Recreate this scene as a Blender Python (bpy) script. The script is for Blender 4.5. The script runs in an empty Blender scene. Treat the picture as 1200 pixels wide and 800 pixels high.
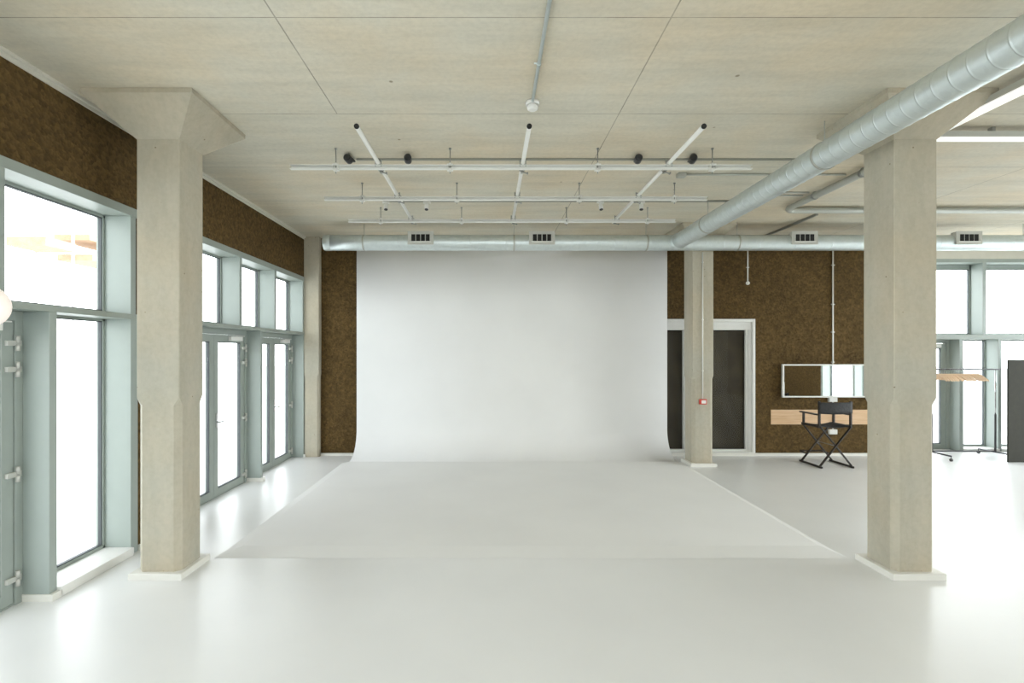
import bpy, bmesh, math, random
from mathutils import Vector, Matrix
random.seed(7)
C = bpy.context.scene.collection
PI = math.pi
H = 3.77          # ceiling height
CAM = 1.8

# ------------------------------------------------------------------ materials
def nt(name):
    m = bpy.data.materials.new(name); m.use_nodes = True
    n = m.node_tree.nodes; l = m.node_tree.links
    return m, n, l, n['Principled BSDF']
def simple(name, col, rough=0.5, metal=0.0, spec=0.5, noise=0.0, scale=8.0, bump=0.0):
    m, n, l, b = nt(name)
    b.inputs['Roughness'].default_value = rough
    b.inputs['Metallic'].default_value = metal
    b.inputs['Specular IOR Level'].default_value = spec
    tc = n.new('ShaderNodeTexCoord')
    nz = n.new('ShaderNodeTexNoise'); nz.inputs['Scale'].default_value = scale; nz.inputs['Detail'].default_value = 5
    l.new(tc.outputs['Object'], nz.inputs['Vector'])
    r = n.new('ShaderNodeValToRGB')
    r.color_ramp.elements[0].position = .3; r.color_ramp.elements[1].position = .7
    r.color_ramp.elements[0].color = tuple(c*(1-noise) for c in col)+(1,)
    r.color_ramp.elements[1].color = tuple(min(1, c*(1+noise)) for c in col)+(1,)
    l.new(nz.outputs['Fac'], r.inputs['Fac']); l.new(r.outputs['Color'], b.inputs['Base Color'])
    if bump:
        bp = n.new('ShaderNodeBump'); bp.inputs['Strength'].default_value = bump; bp.inputs['Distance'].default_value = .01
        l.new(nz.outputs['Fac'], bp.inputs['Height']); l.new(bp.outputs['Normal'], b.inputs['Normal'])
    return m

def concrete(name, base, seams=False):
    m, n, l, b = nt(name)
    b.inputs['Roughness'].default_value = .75
    b.inputs['Specular IOR Level'].default_value = .3
    tc = n.new('ShaderNodeTexCoord')
    def noise(scale, det=6, vec=None, rough=.6):
        z = n.new('ShaderNodeTexNoise'); z.inputs['Scale'].default_value = scale; z.inputs['Detail'].default_value = det
        z.inputs['Roughness'].default_value = rough
        l.new(vec or tc.outputs['Object'], z.inputs['Vector']); return z
    def ramp(src, p0, c0, p1, c1):
        r = n.new('ShaderNodeValToRGB'); e = r.color_ramp.elements
        e[0].position = p0; e[0].color = c0; e[1].position = p1; e[1].color = c1
        l.new(src, r.inputs['Fac']); return r
    def mult(a, bb, f=1.0):
        x = n.new('ShaderNodeMix'); x.data_type = 'RGBA'; x.blend_type = 'MULTIPLY'; x.inputs['Factor'].default_value = f
        l.new(a, x.inputs[6]); l.new(bb, x.inputs[7]); return x.outputs[2]
    c0 = tuple(base)+(1,)
    warm = (base[0]*1.03, base[1]*.95, base[2]*.86, 1)
    r1 = ramp(noise(.9, 4).outputs['Fac'], .38, c0, .66, warm)
    mp = n.new('ShaderNodeMapping'); mp.inputs['Scale'].default_value = (.6, 4.0, 1.0) if seams else (3.0, 3.0, .7)
    l.new(tc.outputs['Object'], mp.inputs['Vector'])
    r2 = ramp(noise(1.3, 8, mp.outputs['Vector'], .7).outputs['Fac'], .3, (.84, .85, .85, 1), .62, (1, 1, 1, 1))
    r3 = ramp(noise(26, 8).outputs['Fac'], .25, (.9, .9, .9, 1), .6, (1, 1, 1, 1))
    col = mult(mult(r1.outputs['Color'], r2.outputs['Color']), r3.outputs['Color'])
    # small blow holes
    v = n.new('ShaderNodeTexVoronoi'); v.inputs['Scale'].default_value = 1.6 if seams else 6
    v.inputs['Randomness'].default_value = 1
    l.new(tc.outputs['Object'], v.inputs['Vector'])
    r4 = ramp(v.outputs['Distance'], .018 if seams else .03, (.5, .46, .4, 1), .03 if seams else .045, (1, 1, 1, 1))
    col = mult(col, r4.outputs['Color'])
    if seams:
        sp = n.new('ShaderNodeSeparateXYZ'); l.new(tc.outputs['Object'], sp.inputs[0])
        def line(axis, off, period, half):
            def M(op, a, bv):
                q = n.new('ShaderNodeMath'); q.operation = op
                if hasattr(a, 'links'): l.new(a, q.inputs[0])
                else: q.inputs[0].default_value = a
                if bv is not None: q.inputs[1].default_value = bv
                return q.outputs[0]
            a = M('SUBTRACT', sp.outputs[axis], off - period*20 - period/2)
            a = M('MODULO', a, period)
            a = M('SUBTRACT', a, period/2)
            a = M('ABSOLUTE', a, None)
            return M('LESS_THAN', a, half)
        lx = line('X', 1.07, 2.335, .0045); ly = line('Y', 4.173, 1.204, .004)
        gy = n.new('ShaderNodeMath'); gy.operation = 'LESS_THAN'; l.new(sp.outputs['Y'], gy.inputs[0]); gy.inputs[1].default_value = 4.173
        gx = n.new('ShaderNodeMath'); gx.operation = 'GREATER_THAN'; l.new(sp.outputs['X'], gx.inputs[0]); gx.inputs[1].default_value = 0
        gm = n.new('ShaderNodeMath'); gm.operation = 'MAXIMUM'; l.new(gy.outputs[0], gm.inputs[0]); l.new(gx.outputs[0], gm.inputs[1])
        gl_ = n.new('ShaderNodeMath'); gl_.operation = 'MULTIPLY'; l.new(lx, gl_.inputs[0]); l.new(gm.outputs[0], gl_.inputs[1]); lx = gl_.outputs[0]
        mx = n.new('ShaderNodeMath'); mx.operation = 'MAXIMUM'; l.new(lx, mx.inputs[0]); l.new(ly, mx.inputs[1])
        nzz = noise(3, 3)
        mm = n.new('ShaderNodeMath'); mm.operation = 'MULTIPLY'; l.new(mx.outputs[0], mm.inputs[0]); l.new(nzz.outputs['Fac'], mm.inputs[1])
        x = n.new('ShaderNodeMix'); x.data_type = 'RGBA'
        l.new(mm.outputs[0], x.inputs['Factor']); l.new(col, x.inputs[6]); x.inputs[7].default_value = (.08, .07, .05, 1)
        col = x.outputs[2]
    l.new(col, b.inputs['Base Color'])
    bp = n.new('ShaderNodeBump'); bp.inputs['Strength'].default_value = .15; bp.inputs['Distance'].default_value = .01
    l.new(noise(30, 8).outputs['Fac'], bp.inputs['Height']); l.new(bp.outputs['Normal'], b.inputs['Normal'])
    return m

def cork():
    m, n, l, b = nt('expanded_cork')
    b.inputs['Roughness'].default_value = .9; b.inputs['Specular IOR Level'].default_value = .2
    tc = n.new('ShaderNodeTexCoord')
    v = n.new('ShaderNodeTexVoronoi'); v.inputs['Scale'].default_value = 38
    z = n.new('ShaderNodeTexNoise'); z.inputs['Scale'].default_value = 17; z.inputs['Detail'].default_value = 8
    z2 = n.new('ShaderNodeTexNoise'); z2.inputs['Scale'].default_value = 1.4; z2.inputs['Detail'].default_value = 4
    for q in (v, z, z2): l.new(tc.outputs['Object'], q.inputs['Vector'])
    r = n.new('ShaderNodeValToRGB'); e = r.color_ramp.elements
    e[0].position = .05; e[0].color = (.085, .052, .017, 1); e[1].position = .95; e[1].color = (.165, .104, .038, 1)
    l.new(v.outputs['Color'], r.inputs['Fac'])
    r2 = n.new('ShaderNodeValToRGB'); e = r2.color_ramp.elements
    e[0].position = .35; e[0].color = (.68, .68, .68, 1); e[1].position = .65; e[1].color = (1, 1, 1, 1)
    l.new(z.outputs['Fac'], r2.inputs['Fac'])
    r3 = n.new('ShaderNodeValToRGB'); e = r3.color_ramp.elements
    e[0].position = .35; e[0].color = (.8, .8, .8, 1); e[1].position = .65; e[1].color = (1, 1, 1, 1)
    l.new(z2.outputs['Fac'], r3.inputs['Fac'])
    a = n.new('ShaderNodeMix'); a.data_type = 'RGBA'; a.blend_type = 'MULTIPLY'; a.inputs['Factor'].default_value = 1
    l.new(r.outputs['Color'], a.inputs[6]); l.new(r2.outputs['Color'], a.inputs[7])
    c = n.new('ShaderNodeMix'); c.data_type = 'RGBA'; c.blend_type = 'MULTIPLY'; c.inputs['Factor'].default_value = 1
    l.new(a.outputs[2], c.inputs[6]); l.new(r3.outputs['Color'], c.inputs[7])
    l.new(c.outputs[2], b.inputs['Base Color'])
    bp = n.new('ShaderNodeBump'); bp.inputs['Strength'].default_value = .5; bp.inputs['Distance'].default_value = .01
    l.new(v.outputs['Distance'], bp.inputs['Height']); l.new(bp.outputs['Normal'], b.inputs['Normal'])
    return m

def floor_paint(name, col, rough, spec=.5):
    m, n, l, b = nt(name)
    tc = n.new('ShaderNodeTexCoord')
    z = n.new('ShaderNodeTexNoise'); z.inputs['Scale'].default_value = 1.1; z.inputs['Detail'].default_value = 6
    z2 = n.new('ShaderNodeTexNoise'); z2.inputs['Scale'].default_value = 14; z2.inputs['Detail'].default_value = 8
    l.new(tc.outputs['Object'], z.inputs['Vector']); l.new(tc.outputs['Object'], z2.inputs['Vector'])
    r = n.new('ShaderNodeValToRGB'); e = r.color_ramp.elements
    e[0].position = .3; e[0].color = tuple(c*.96 for c in col)+(1,); e[1].position = .65; e[1].color = tuple(col)+(1,)
    l.new(z.outputs['Fac'], r.inputs['Fac']); l.new(r.outputs['Color'], b.inputs['Base Color'])
    mr = n.new('ShaderNodeMapRange'); mr.inputs['To Min'].default_value = rough-.05; mr.inputs['To Max'].default_value = rough+.07
    l.new(z2.outputs['Fac'], mr.inputs['Value']); l.new(mr.outputs['Result'], b.inputs['Roughness'])
    b.inputs['Specular IOR Level'].default_value = spec
    bp = n.new('ShaderNodeBump'); bp.inputs['Strength'].default_value = .04; bp.inputs['Distance'].default_value = .01
    l.new(z2.outputs['Fac'], bp.inputs['Height']); l.new(bp.outputs['Normal'], b.inputs['Normal'])
    return m

def galvanised():
    m, n, l, b = nt('galvanised_steel')
    b.inputs['Metallic'].default_value = .7
    tc = n.new('ShaderNodeTexCoord')
    v = n.new('ShaderNodeTexVoronoi'); v.inputs['Scale'].default_value = 22
    l.new(tc.outputs['Object'], v.inputs['Vector'])
    r = n.new('ShaderNodeValToRGB'); e = r.color_ramp.elements
    e[0].color = (.60, .66, .66, 1); e[1].color = (.66, .72, .72, 1)
    l.new(v.outputs['Color'], r.inputs['Fac']); l.new(r.outputs['Color'], b.inputs['Base Color'])
    b.inputs['Roughness'].default_value = .42
    return m

def glass_mat(name, tint=(1, 1, 1), refl=.06):
    m = bpy.data.materials.new(name); m.use_nodes = True
    n = m.node_tree.nodes; l = m.node_tree.links; n.clear()
    o = n.new('ShaderNodeOutputMaterial'); mx = n.new('ShaderNodeMixShader')
    t = n.new('ShaderNodeBsdfTransparent'); g = n.new('ShaderNodeBsdfGlossy')
    t.inputs['Color'].default_value = tint+(1,); g.inputs['Roughness'].default_value = .02
    g.inputs['Color'].default_value = (.95, 1, .98, 1)
    lw = n.new('ShaderNodeLayerWeight'); lw.inputs['Blend'].default_value = .5
    p_ = n.new('ShaderNodeMath'); p_.operation = 'POWER'; p_.inputs[1].default_value = 5; l.new(lw.outputs['Facing'], p_.inputs[0])
    fr = n.new('ShaderNodeMath'); fr.operation = 'MULTIPLY_ADD'; fr.inputs[1].default_value = .5; fr.inputs[2].default_value = .008; l.new(p_.outputs[0], fr.inputs[0])
    l.new(fr.outputs[0], mx.inputs[0]); l.new(t.outputs[0], mx.inputs[1]); l.new(g.outputs[0], mx.inputs[2])
    l.new(mx.outputs[0], o.inputs['Surface'])
    return m

def fabric(name, col, scale=3.0):
    m, n, l, b = nt(name)
    b.inputs['Roughness'].default_value = .7
    tc = n.new('ShaderNodeTexCoord')
    z = n.new('ShaderNodeTexNoise'); z.inputs['Scale'].default_value = scale; z.inputs['Detail'].default_value = 3
    l.new(tc.outputs['Object'], z.inputs['Vector'])
    r = n.new('ShaderNodeValToRGB'); e = r.color_ramp.elements
    e[0].position = .3; e[0].color = tuple(c*.75 for c in col)+(1,); e[1].position = .7; e[1].color = tuple(c*1.25 for c in col)+(1,)
    l.new(z.outputs['Fac'], r.inputs['Fac']); l.new(r.outputs['Color'], b.inputs['Base Color'])
    bp = n.new('ShaderNodeBump'); bp.inputs['Strength'].default_value = .3; bp.inputs['Distance'].default_value = .02
    l.new(z.outputs['Fac'], bp.inputs['Height']); l.new(bp.outputs['Normal'], b.inputs['Normal'])
    return m

def wood(name, c0, c1, axis_scale=(1, 14, 14)):
    m, n, l, b = nt(name)
    b.inputs['Roughness'].default_value = .55
    tc = n.new('ShaderNodeTexCoord'); mp = n.new('ShaderNodeMapping'); mp.inputs['Scale'].default_value = axis_scale
    l.new(tc.outputs['Object'], mp.inputs['Vector'])
    z = n.new('ShaderNodeTexNoise'); z.inputs['Scale'].default_value = 2.2; z.inputs['Detail'].default_value = 6; z.inputs['Distortion'].default_value = 1.2
    l.new(mp.outputs['Vector'], z.inputs['Vector'])
    r = n.new('ShaderNodeValToRGB'); e = r.color_ramp.elements
    e[0].position = .3; e[0].color = c0+(1,); e[1].position = .7; e[1].color = c1+(1,)
    l.new(z.outputs['Fac'], r.inputs['Fac']); l.new(r.outputs['Color'], b.inputs['Base Color'])
    return m

M_ceil = concrete('ceiling_concrete', (.66, .625, .52), seams=True)
M_conc = concrete('column_concrete', (.475, .45, .37))
M_cork = cork()
M_floor = floor_paint('white_floor_paint', (.80, .805, .80), .33)
M_cyc = floor_paint('white_cyclorama_paint', (.81, .81, .80), .62, .3)
M_frame = simple('grey_green_powder_coat', (.31, .35, .32), .42, noise=.03)
M_reveal = simple('pale_reveal_metal', (.315, .36, .335), .45, noise=.02)
M_gasket = simple('dark_gasket', (.07, .08, .085), .6)
M_glass = glass_mat('window_glass')
M_white = simple('white_paint', (.74, .74, .71), .5, noise=.02)
M_skirt = simple('white_skirting', (.74, .73, .68), .45, noise=.02)
M_hinge = simple('grey_hinge_metal', (.52, .52, .48), .4, metal=.2)
M_galv = galvanised()
M_duct2 = simple('grey_plastic_trim', (.50, .50, .46), .5)
M_strut = simple('white_strut_metal', (.78, .78, .74), .4, metal=.1, noise=.03)
M_steel = simple('dull_steel', (.34, .35, .33), .4, metal=.7)
M_cond = simple('grey_conduit', (.42, .43, .39), .45, metal=.3)
M_trk = simple('track_grey', (.26, .26, .22), .5, metal=.2)
M_black = simple('black_plastic', (.012, .012, .012), .45)
M_dark = simple('dark_void', (.008, .008, .007), .8)
M_trimw = simple('pale_trim', (.62, .60, .53), .6, noise=.03)
M_curt = fabric('black_curtain_cloth', (.04, .031, .016), 4)
M_canvas = fabric('black_canvas', (.02, .02, .02), 30)
M_blackwood = simple('black_stained_wood', (.022, .018, .015), .4, noise=.2, scale=20)
M_ply = wood('pale_plywood', (.56, .35, .19), (.70, .49, .30))
M_hangwood = wood('beech_wood', (.66, .46, .28), (.78, .60, .42), (3, 3, 3))
M_chrome = simple('chrome', (.6, .6, .6), .2, metal=1)
M_dgrey = simple('dark_grey_tube', (.07, .07, .075), .4, metal=.3)
M_red = simple('red_plastic', (.62, .06, .04), .4)
M_board = simple('black_board_face', (.026, .025, .016), .75, noise=.15, scale=14)
M_boardedge = simple('white_foam_edge', (.6, .6, .57), .7)
M_globe = simple('pinkish_white_globe', (.86, .78, .74), .5)
m, n, l, b = nt('lamp_glow'); b.inputs['Base Color'].default_value = (.9, .85, .8, 1)
b.inputs['Emission Color'].default_value = (1, .84, .76, 1); b.inputs['Emission Strength'].default_value = .25; b.inputs['Roughness'].default_value = .4
M_globe = m
m, n, l, b = nt('white_light_diffuser'); b.inputs['Base Color'].default_value = (.86, .86, .84, 1); b.inputs['Emission Color'].default_value = (1, 1, .97, 1); b.inputs['Emission Strength'].default_value = .3; M_diff = m
m, n, l, b = nt('mirror_silver'); b.inputs['Metallic'].default_value = 1; b.inputs['Roughness'].default_value = .015
b.inputs['Base Color'].default_value = (.92, .93, .92, 1); M_mirror = m
M_orange = simple('orange_scaffold_board', (.40, .27, .17), .8, noise=.15)
M_scaf = simple('scaffold_tube', (.5, .5, .5), .6)
M_plaster = simple('pale_render', (.30, .30, .29), .9)
M_ground = simple('pale_paving', (.78, .78, .76), .9, noise=.1, scale=2)

# ------------------------------------------------------------------ mesh helpers
def box(bm, x0, x1, y0, y1, z0, z1):
    if x0 > x1: x0, x1 = x1, x0
    if y0 > y1: y0, y1 = y1, y0
    if z0 > z1: z0, z1 = z1, z0
    vs = [bm.verts.new(p) for p in ((x0, y0, z0), (x1, y0, z0), (x1, y1, z0), (x0, y1, z0), (x0, y0, z1), (x1, y0, z1), (x1, y1, z1), (x0, y1, z1))]
    for f in ((0, 3, 2, 1), (4, 5, 6, 7), (0, 1, 5, 4), (1, 2, 6, 5), (2, 3, 7, 6), (3, 0, 4, 7)):
        bm.faces.new([vs[i] for i in f])
def obox(bm, c, half, rot):
    """box with centre c, half sizes and a rotation matrix"""
    vs = []
    for sz in (-1, 1):
        for sx, sy in ((-1, -1), (1, -1), (1, 1), (-1, 1)):
            vs.append(bm.verts.new(Vector(c) + rot @ Vector((sx*half[0], sy*half[1], sz*half[2]))))
    for f in ((0, 3, 2, 1), (4, 5, 6, 7), (0, 1, 5, 4), (1, 2, 6, 5), (2, 3, 7, 6), (3, 0, 4, 7)):
        bm.faces.new([vs[i] for i in f])
def bar(bm, a, b, w, t):
    a, b = Vector(a), Vector(b); d = b-a
    q = d.to_track_quat('Z', 'Y').to_matrix()
    obox(bm, (a+b)/2, (w/2, t/2, d.length/2), q)
def tube(bm, pts, r, seg=12, cap=True, radii=None):
    pts = [Vector(p) for p in pts]; rings = []
    t0 = (pts[1]-pts[0]).normalized()
    up = Vector((0, 0, 1)) if abs(t0.z) < .9 else Vector((0, 1, 0))
    u = t0.cross(up).normalized()
    for i, p in enumerate(pts):
        if i == 0: t = pts[1]-p
        elif i == len(pts)-1: t = p-pts[i-1]
        else: t = (pts[i+1]-p).normalized()+(p-pts[i-1]).normalized()
        t.normalize(); u = (u - t*u.dot(t)).normalized(); v = t.cross(u)
        rr = radii[i] if radii else r
        rings.append([bm.verts.new(p+(u*math.cos(2*PI*k/seg)+v*math.sin(2*PI*k/seg))*rr) for k in range(seg)])
    for a, b in zip(rings, rings[1:]):
        for k in range(seg):
            f = bm.faces.new((a[k], a[(k+1) % seg], b[(k+1) % seg], b[k])); f.smooth = True
    if cap:
        bm.faces.new(list(reversed(rings[0]))); bm.faces.new(rings[-1])
def ring_loft(bm, rings):
    vr = [[bm.verts.new(p) for p in r] for r in rings]
    n = len(vr[0])
    for a, b in zip(vr, vr[1:]):
        for k in range(n): bm.faces.new((a[k], a[(k+1) % n], b[(k+1) % n], b[k]))
    bm.faces.new(list(reversed(vr[0]))); bm.faces.new(vr[-1])
def sphere(bm, c, r, u=20, v=12, s=(1, 1, 1)):
    mt = Matrix.Translation(c) @ Matrix.Diagonal((r*s[0], r*s[1], r*s[2], 1))
    res = bmesh.ops.create_uvsphere(bm, u_segments=u, v_segments=v, radius=1, matrix=mt)
    for vv in res['verts']:
        for f in vv.link_faces: f.smooth = True
def props(o, label=None, cat=None, group=None, kind=None):
    if label: o['label'] = label
    if cat: o['category'] = cat
    if group: o['group'] = group
    if kind: o['kind'] = kind
    return o
def fin(name, bm, mat, parent=None, bevel=0.0, **k):
    bmesh.ops.recalc_face_normals(bm, faces=bm.faces)
    me = bpy.data.meshes.new(name); bm.to_mesh(me); bm.free(); me.materials.append(mat)
    o = bpy.data.objects.new(name, me); C.objects.link(o)
    if bevel:
        md = o.modifiers.new('bevel', 'BEVEL'); md.width = bevel; md.segments = 2; md.limit_method = 'ANGLE'
    if parent: o.parent = parent
    return props(o, **k)
def mk(name, mat, parent=None, boxes=(), tubes=(), bevel=0.0, **k):
    bm = bmesh.new()
    for q in boxes: box(bm, *q)
    for q in tubes: tube(bm, *q)
    return fin(name, bm, mat, parent, bevel, **k)
def empty(name, loc=(0, 0, 0), **k):
    o = bpy.data.objects.new(name, None); C.objects.link(o); o.location = loc; o.empty_display_size = .1
    return props(o, **k)
def copy_tree(o, parent=None):
    c = o.copy(); C.objects.link(c)
    if parent: c.parent = parent
    for ch in list(o.children): copy_tree(ch, c)
    return c
ST = 'structure'

# ------------------------------------------------------------------ room shell
XL, YB, YW, XR, YR = -3.18, 8.74, 9.10, 10.3, -4.2    # left wall face, back cork wall, back-right window wall, right wall, rear wall
mk('floor', M_floor, boxes=[(XL-.35, XR+.35, YR-.3, YW+.35, -.12, 0)], label='glossy white painted studio floor', cat='floor', kind=ST)
mk('ceiling', M_ceil, boxes=[(XL-.35, XR+.35, YR-.3, YW+.35, H, H+.25)], label='bare cast concrete ceiling with formwork seams', cat='ceiling', kind=ST)

ZT = 3.721; ZH = 3.078     # cork top, window head top (left)
mk('wall_left', M_cork, boxes=[(XL-.28, XL, YR, YB, ZH, ZT), (XL-.28, XL-.01, 4.55, 5.40, 0, ZH)],
   label='brown cork band above the left windows and doors', cat='wall', kind=ST)
mk('trim_1', M_trimw, boxes=[(XL-.28, XL+.012, YR, YB, ZT, H), (XL, XL+.035, YR, YB, H-.022, H)],
   label='pale trim strip between left cork band and ceiling', cat='trim', kind=ST)
# back cork wall with door opening
DX0, DX1, DZ = 2.35, 4.60, 2.38
XE = 7.35   # end of the back cork wall (behind the big right column)
mk('wall_back', M_cork, boxes=[(XL-.28, DX0, YB, YB+.3, 0, H), (DX1, XE, YB, YB+.3, 0, H), (DX0, DX1, YB, YB+.3, DZ, H)],
   label='dark brown cork wall at the back of the studio', cat='wall', kind=ST)
mk('wall_back_right', M_trimw, boxes=[(XE-.02, XR+.3, YW, YW+.3, 3.48, H), (XE-.1, XE, YB+.3, YW+.3, 0, 3.48)],
   label='narrow grey wall strip above the back right windows', cat='wall', kind=ST)
mk('wall_right', M_cork, boxes=[(XR, XR+.3, YR, 1.66, 0, H), (XR, XR+.3, 1.66, YW+.3, 3.3, H)],
   label='cork wall on the right side, seen in the mirror', cat='wall', kind=ST)
mk('wall_rear', M_white, boxes=[(XL-.3, -2.9, YR-.3, YR, 0, H), (6.7, XR+.3, YR-.3, YR, 0, H), (-2.9, 6.7, YR-.3, YR, 3.62, H), (3.2, 4.0, YR-.3, YR, 0, 3.62), (.2, .3, YR-.3, YR, 1.3, 3.62)],
   label='white wall behind the camera', cat='wall', kind=ST)
mk('baseboard_back', M_skirt, boxes=[(XL, DX0, YB-.03, YB, 0, .045), (DX1-.02, XE, YB-.03, YB, 0, .045), (DX0, DX1-.02, YB-.05, YB, 0, .045)],
   label='low white skirting along the back cork wall', cat='baseboard', kind=ST)

# ------------------------------------------------------------------ glazing helper.  u runs along the wall, v outwards
def mapper(kind):
    if kind == 'L': return lambda u0, u1, v0, v1, z0, z1: (XL-v1, XL-v0, u0, u1, z0, z1)
    if kind == 'B': return lambda u0, u1, v0, v1, z0, z1: (u0, u1, YW+v0, YW+v1, z0, z1)
    if kind == 'R': return lambda u0, u1, v0, v1, z0, z1: (XR+v0, XR+v1, u0, u1, z0, z1)
    if kind == 'Q': return lambda u0, u1, v0, v1, z0, z1: (u0, u1, YR-v1, YR-v0, z0, z1)
nwin = [0]; ndoor = [0]
def window(kind, u0, u1, z0, z1, label, post=None, sill=0, head=.0, gd=.24):
    """fixed light between u0 and u1; pane at depth gd; post=(pu0,pu1) the deep fin that belongs to it"""
    nwin[0] += 1; P = mapper(kind)
    root = empty('window_%d' % nwin[0], (0, 0, 0), label=label, cat='window', kind=ST)
    bs = [P(u0, u1, gd-.01, gd+.05, z1-.02-head, z1), P(u0, u1, gd-.01, gd+.05, z0, z0+.025), P(u0, u0+.02, gd-.01, gd+.05, z0, z1), P(u1-.02, u1, gd-.01, gd+.05, z0, z1)]
    mk('frame', M_frame, root, bs)
    g = .008; a0, a1, b0, b1 = u0+.02, u1-.02, z0+.025, z1-.02-head
    mk('gasket', M_gasket, root, [P(a0, a1, gd+.0, gd+.03, b1-g, b1), P(a0, a1, gd, gd+.03, b0, b0+g), P(a0, a0+g, gd, gd+.03, b0, b1), P(a1-g, a1, gd, gd+.03, b0, b1)])
    mk('pane', M_glass, root, [P(a0+g, a1-g, gd+.012, gd+.018, b0+g, b1-g)])
    if post: mk('post', M_reveal, root, [P(post[0], post[1], 0.0, gd+.04, z0-sill, z1)], bevel=.003)
    if sill: mk('sill', M_white, root, [P(u0, u1, -.03, gd+.02, 0, z0)], bevel=.004)
    return root
def hinge_mesh(P, u, z):
    bm = bmesh.new()
    q = P(u-.012, u+.012, .165, .19, z-.055, z-.004); c = ((q[0]+q[1])/2, (q[2]+q[3])/2)
    tube(bm, [(c[0], c[1], z-.055), (c[0], c[1], z-.006)], .014, 10)
    tube(bm, [(c[0], c[1], z+.006), (c[0], c[1], z+.055)], .014, 10)
    box(bm, *P(u-.075, u, .178, .2, z-.018, z+.018)); box(bm, *P(u-.0, u+.03, .178, .2, z-.02, z+.02))
    return bm
def double_door(kind, u0, u1, ztop, label, gd=.20, handle=True, mid=None, hz=(.125, .9, 1.65, 1.85)):
    ndoor[0] += 1; P = mapper(kind); mid = mid or (u0+u1)/2
    root = empty('door_%d' % ndoor[0], label=label, cat='door', kind=ST)
    mk('door_frame', M_frame, root, [P(u0, u0+.06, gd-.01, gd+.08, 0, ztop), P(u1-.06, u1, gd-.01, gd+.08, 0, ztop), P(u0+.06, u1-.06, gd-.01, gd+.08, ztop-.07, ztop), P(u0+.06, u1-.06, gd, gd+.08, 0, .012)], bevel=.002)
    for a, b, s in ((u0+.063, mid-.003, -1), (mid+.003, u1-.063, 1)):
        leaf = mk('door_leaf', M_frame, root, [P(a, a+.09, gd, gd+.06, .015, ztop-.075), P(b-.09, b, gd, gd+.06, .015, ztop-.075), P(a+.09, b-.09, gd, gd+.06, .015, .10), P(a+.09, b-.09, gd, gd+.06, ztop-.165, ztop-.075)], bevel=.002)
        mk('gasket', M_gasket, leaf, [P(a+.09, a+.098, gd+.008, gd+.04, .10, ztop-.165), P(b-.098, b-.09, gd+.008, gd+.04, .10, ztop-.165), P(a+.102, b-.102, gd+.008, gd+.04, .10, .112), P(a+.102, b-.102, gd+.008, gd+.04, ztop-.177, ztop-.165)])
        mk('pane', M_glass, leaf, [P(a+.102, b-.102, gd+.02, gd+.026, .112, ztop-.177)])
        for z in hz:
            fin('hinge', hinge_mesh(P, (b+.01) if s > 0 else (a-.01), z), M_hinge, leaf)
        if handle and s > 0:
            hb = mk('handle', M_chrome, leaf, [P(a+.03, a+.06, gd-.012, gd, .86, 1.04), P(a+.036, a+.054, gd-.05, gd-.012, .925, .945), P(a+.036, a+.16, gd-.06, gd-.045, .925, .945)], bevel=.003)
        if s > 0:
            mk('door_closer', M_white, leaf, [P(b-.42, b-.12, gd-.045, gd-.001, ztop-.145, ztop-.09), P(b-.30, b-.05, gd-.04, gd-.025, ztop-.085, ztop-.075)], bevel=.004)
    return root

# left facade ---------------------------------------------------------------
TZ0, TZ1 = 2.09, 2.135
mk('trim_2', M_frame, boxes=[(XL-.28, XL+.006, YR, YB-.10, ZH-.075, ZH)], bevel=.003, label='grey green head frame along top of left windows', cat='trim', kind=ST)
def transom(num, y0, y1, lab):
    mk('trim_%d' % num, M_frame, boxes=[(XL-.28, XL+.006, y0, y1, TZ0, TZ1)], bevel=.003, label=lab, cat='trim', kind=ST)
transom(3, YR, 4.56, 'grey transom bar left of the large left column')
transom(4, 5.40, YB-.10, 'grey transom bar above the far left double doors')
U0, U1 = TZ1, ZH-.075
ups = [(YR+.1, -2.2, 'upper window on left wall behind the camera'), (-2.14, -.2, 'upper left wall window, second behind the camera'), (-.14, 1.7, 'upper left wall window beside the camera'),
       (3.303, 4.46, 'large upper window left of the near column, orange scaffold boards outside'),
       (5.47, 6.40, 'upper window just right of the near left column'),
       (6.46, 7.44, 'middle upper window above the far left doors'), (7.51, 8.56, 'upper window nearest the back left corner')]
for a, b, lab in ups:
    window('L', a, b, U0, U1, lab, post=(b, b+.065))
window('L', 1.765, 3.238, U0, U1, 'upper left wall window cut by the photo edge', post=(3.238, 3.303))
# lower: fixed lights and double doors
window('L', 3.70, 4.46, .07, TZ0, 'tall fixed window between near door and left column', post=(4.46, 4.55), sill=.069)
mk('trim_5', M_reveal, boxes=[(XL-.28, XL, 3.635, 3.70, 0, TZ0)], bevel=.003, label='deep grey mullion between near door and tall fixed window', cat='trim', kind=ST)
mk('trim_6', M_reveal, boxes=[(XL-.28, XL, 5.40, 5.46, 0, TZ0)], bevel=.003, label='deep mullion hidden right behind the near left column', cat='trim', kind=ST)
mk('trim_7', M_reveal, boxes=[(XL-.28, XL, 6.985, 7.05, 0, TZ0)], bevel=.003, label='deep grey mullion between the two far left double doors', cat='trim', kind=ST)
mk('trim_8', M_reveal, boxes=[(XL-.28, XL, 8.595, 8.66, 0, TZ0)], bevel=.003, label='deep mullion between last left door and corner pier', cat='trim', kind=ST)
mk('baseboard_left', M_skirt, boxes=[(XL-.19, XL+.03, 3.625, 3.71, 0, .05), (XL-.19, XL+.03, 6.975, 7.06, 0, .05), (XL, XL+.03, 8.58, 8.67, 0, .05), (XL, XL+.03, 5.39, 5.47, 0, .05), (XL-.01, XL+.02, 4.56, 5.39, 0, .05)],
   label='white baseboard blocks along foot of left facade', cat='baseboard', kind=ST)
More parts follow.
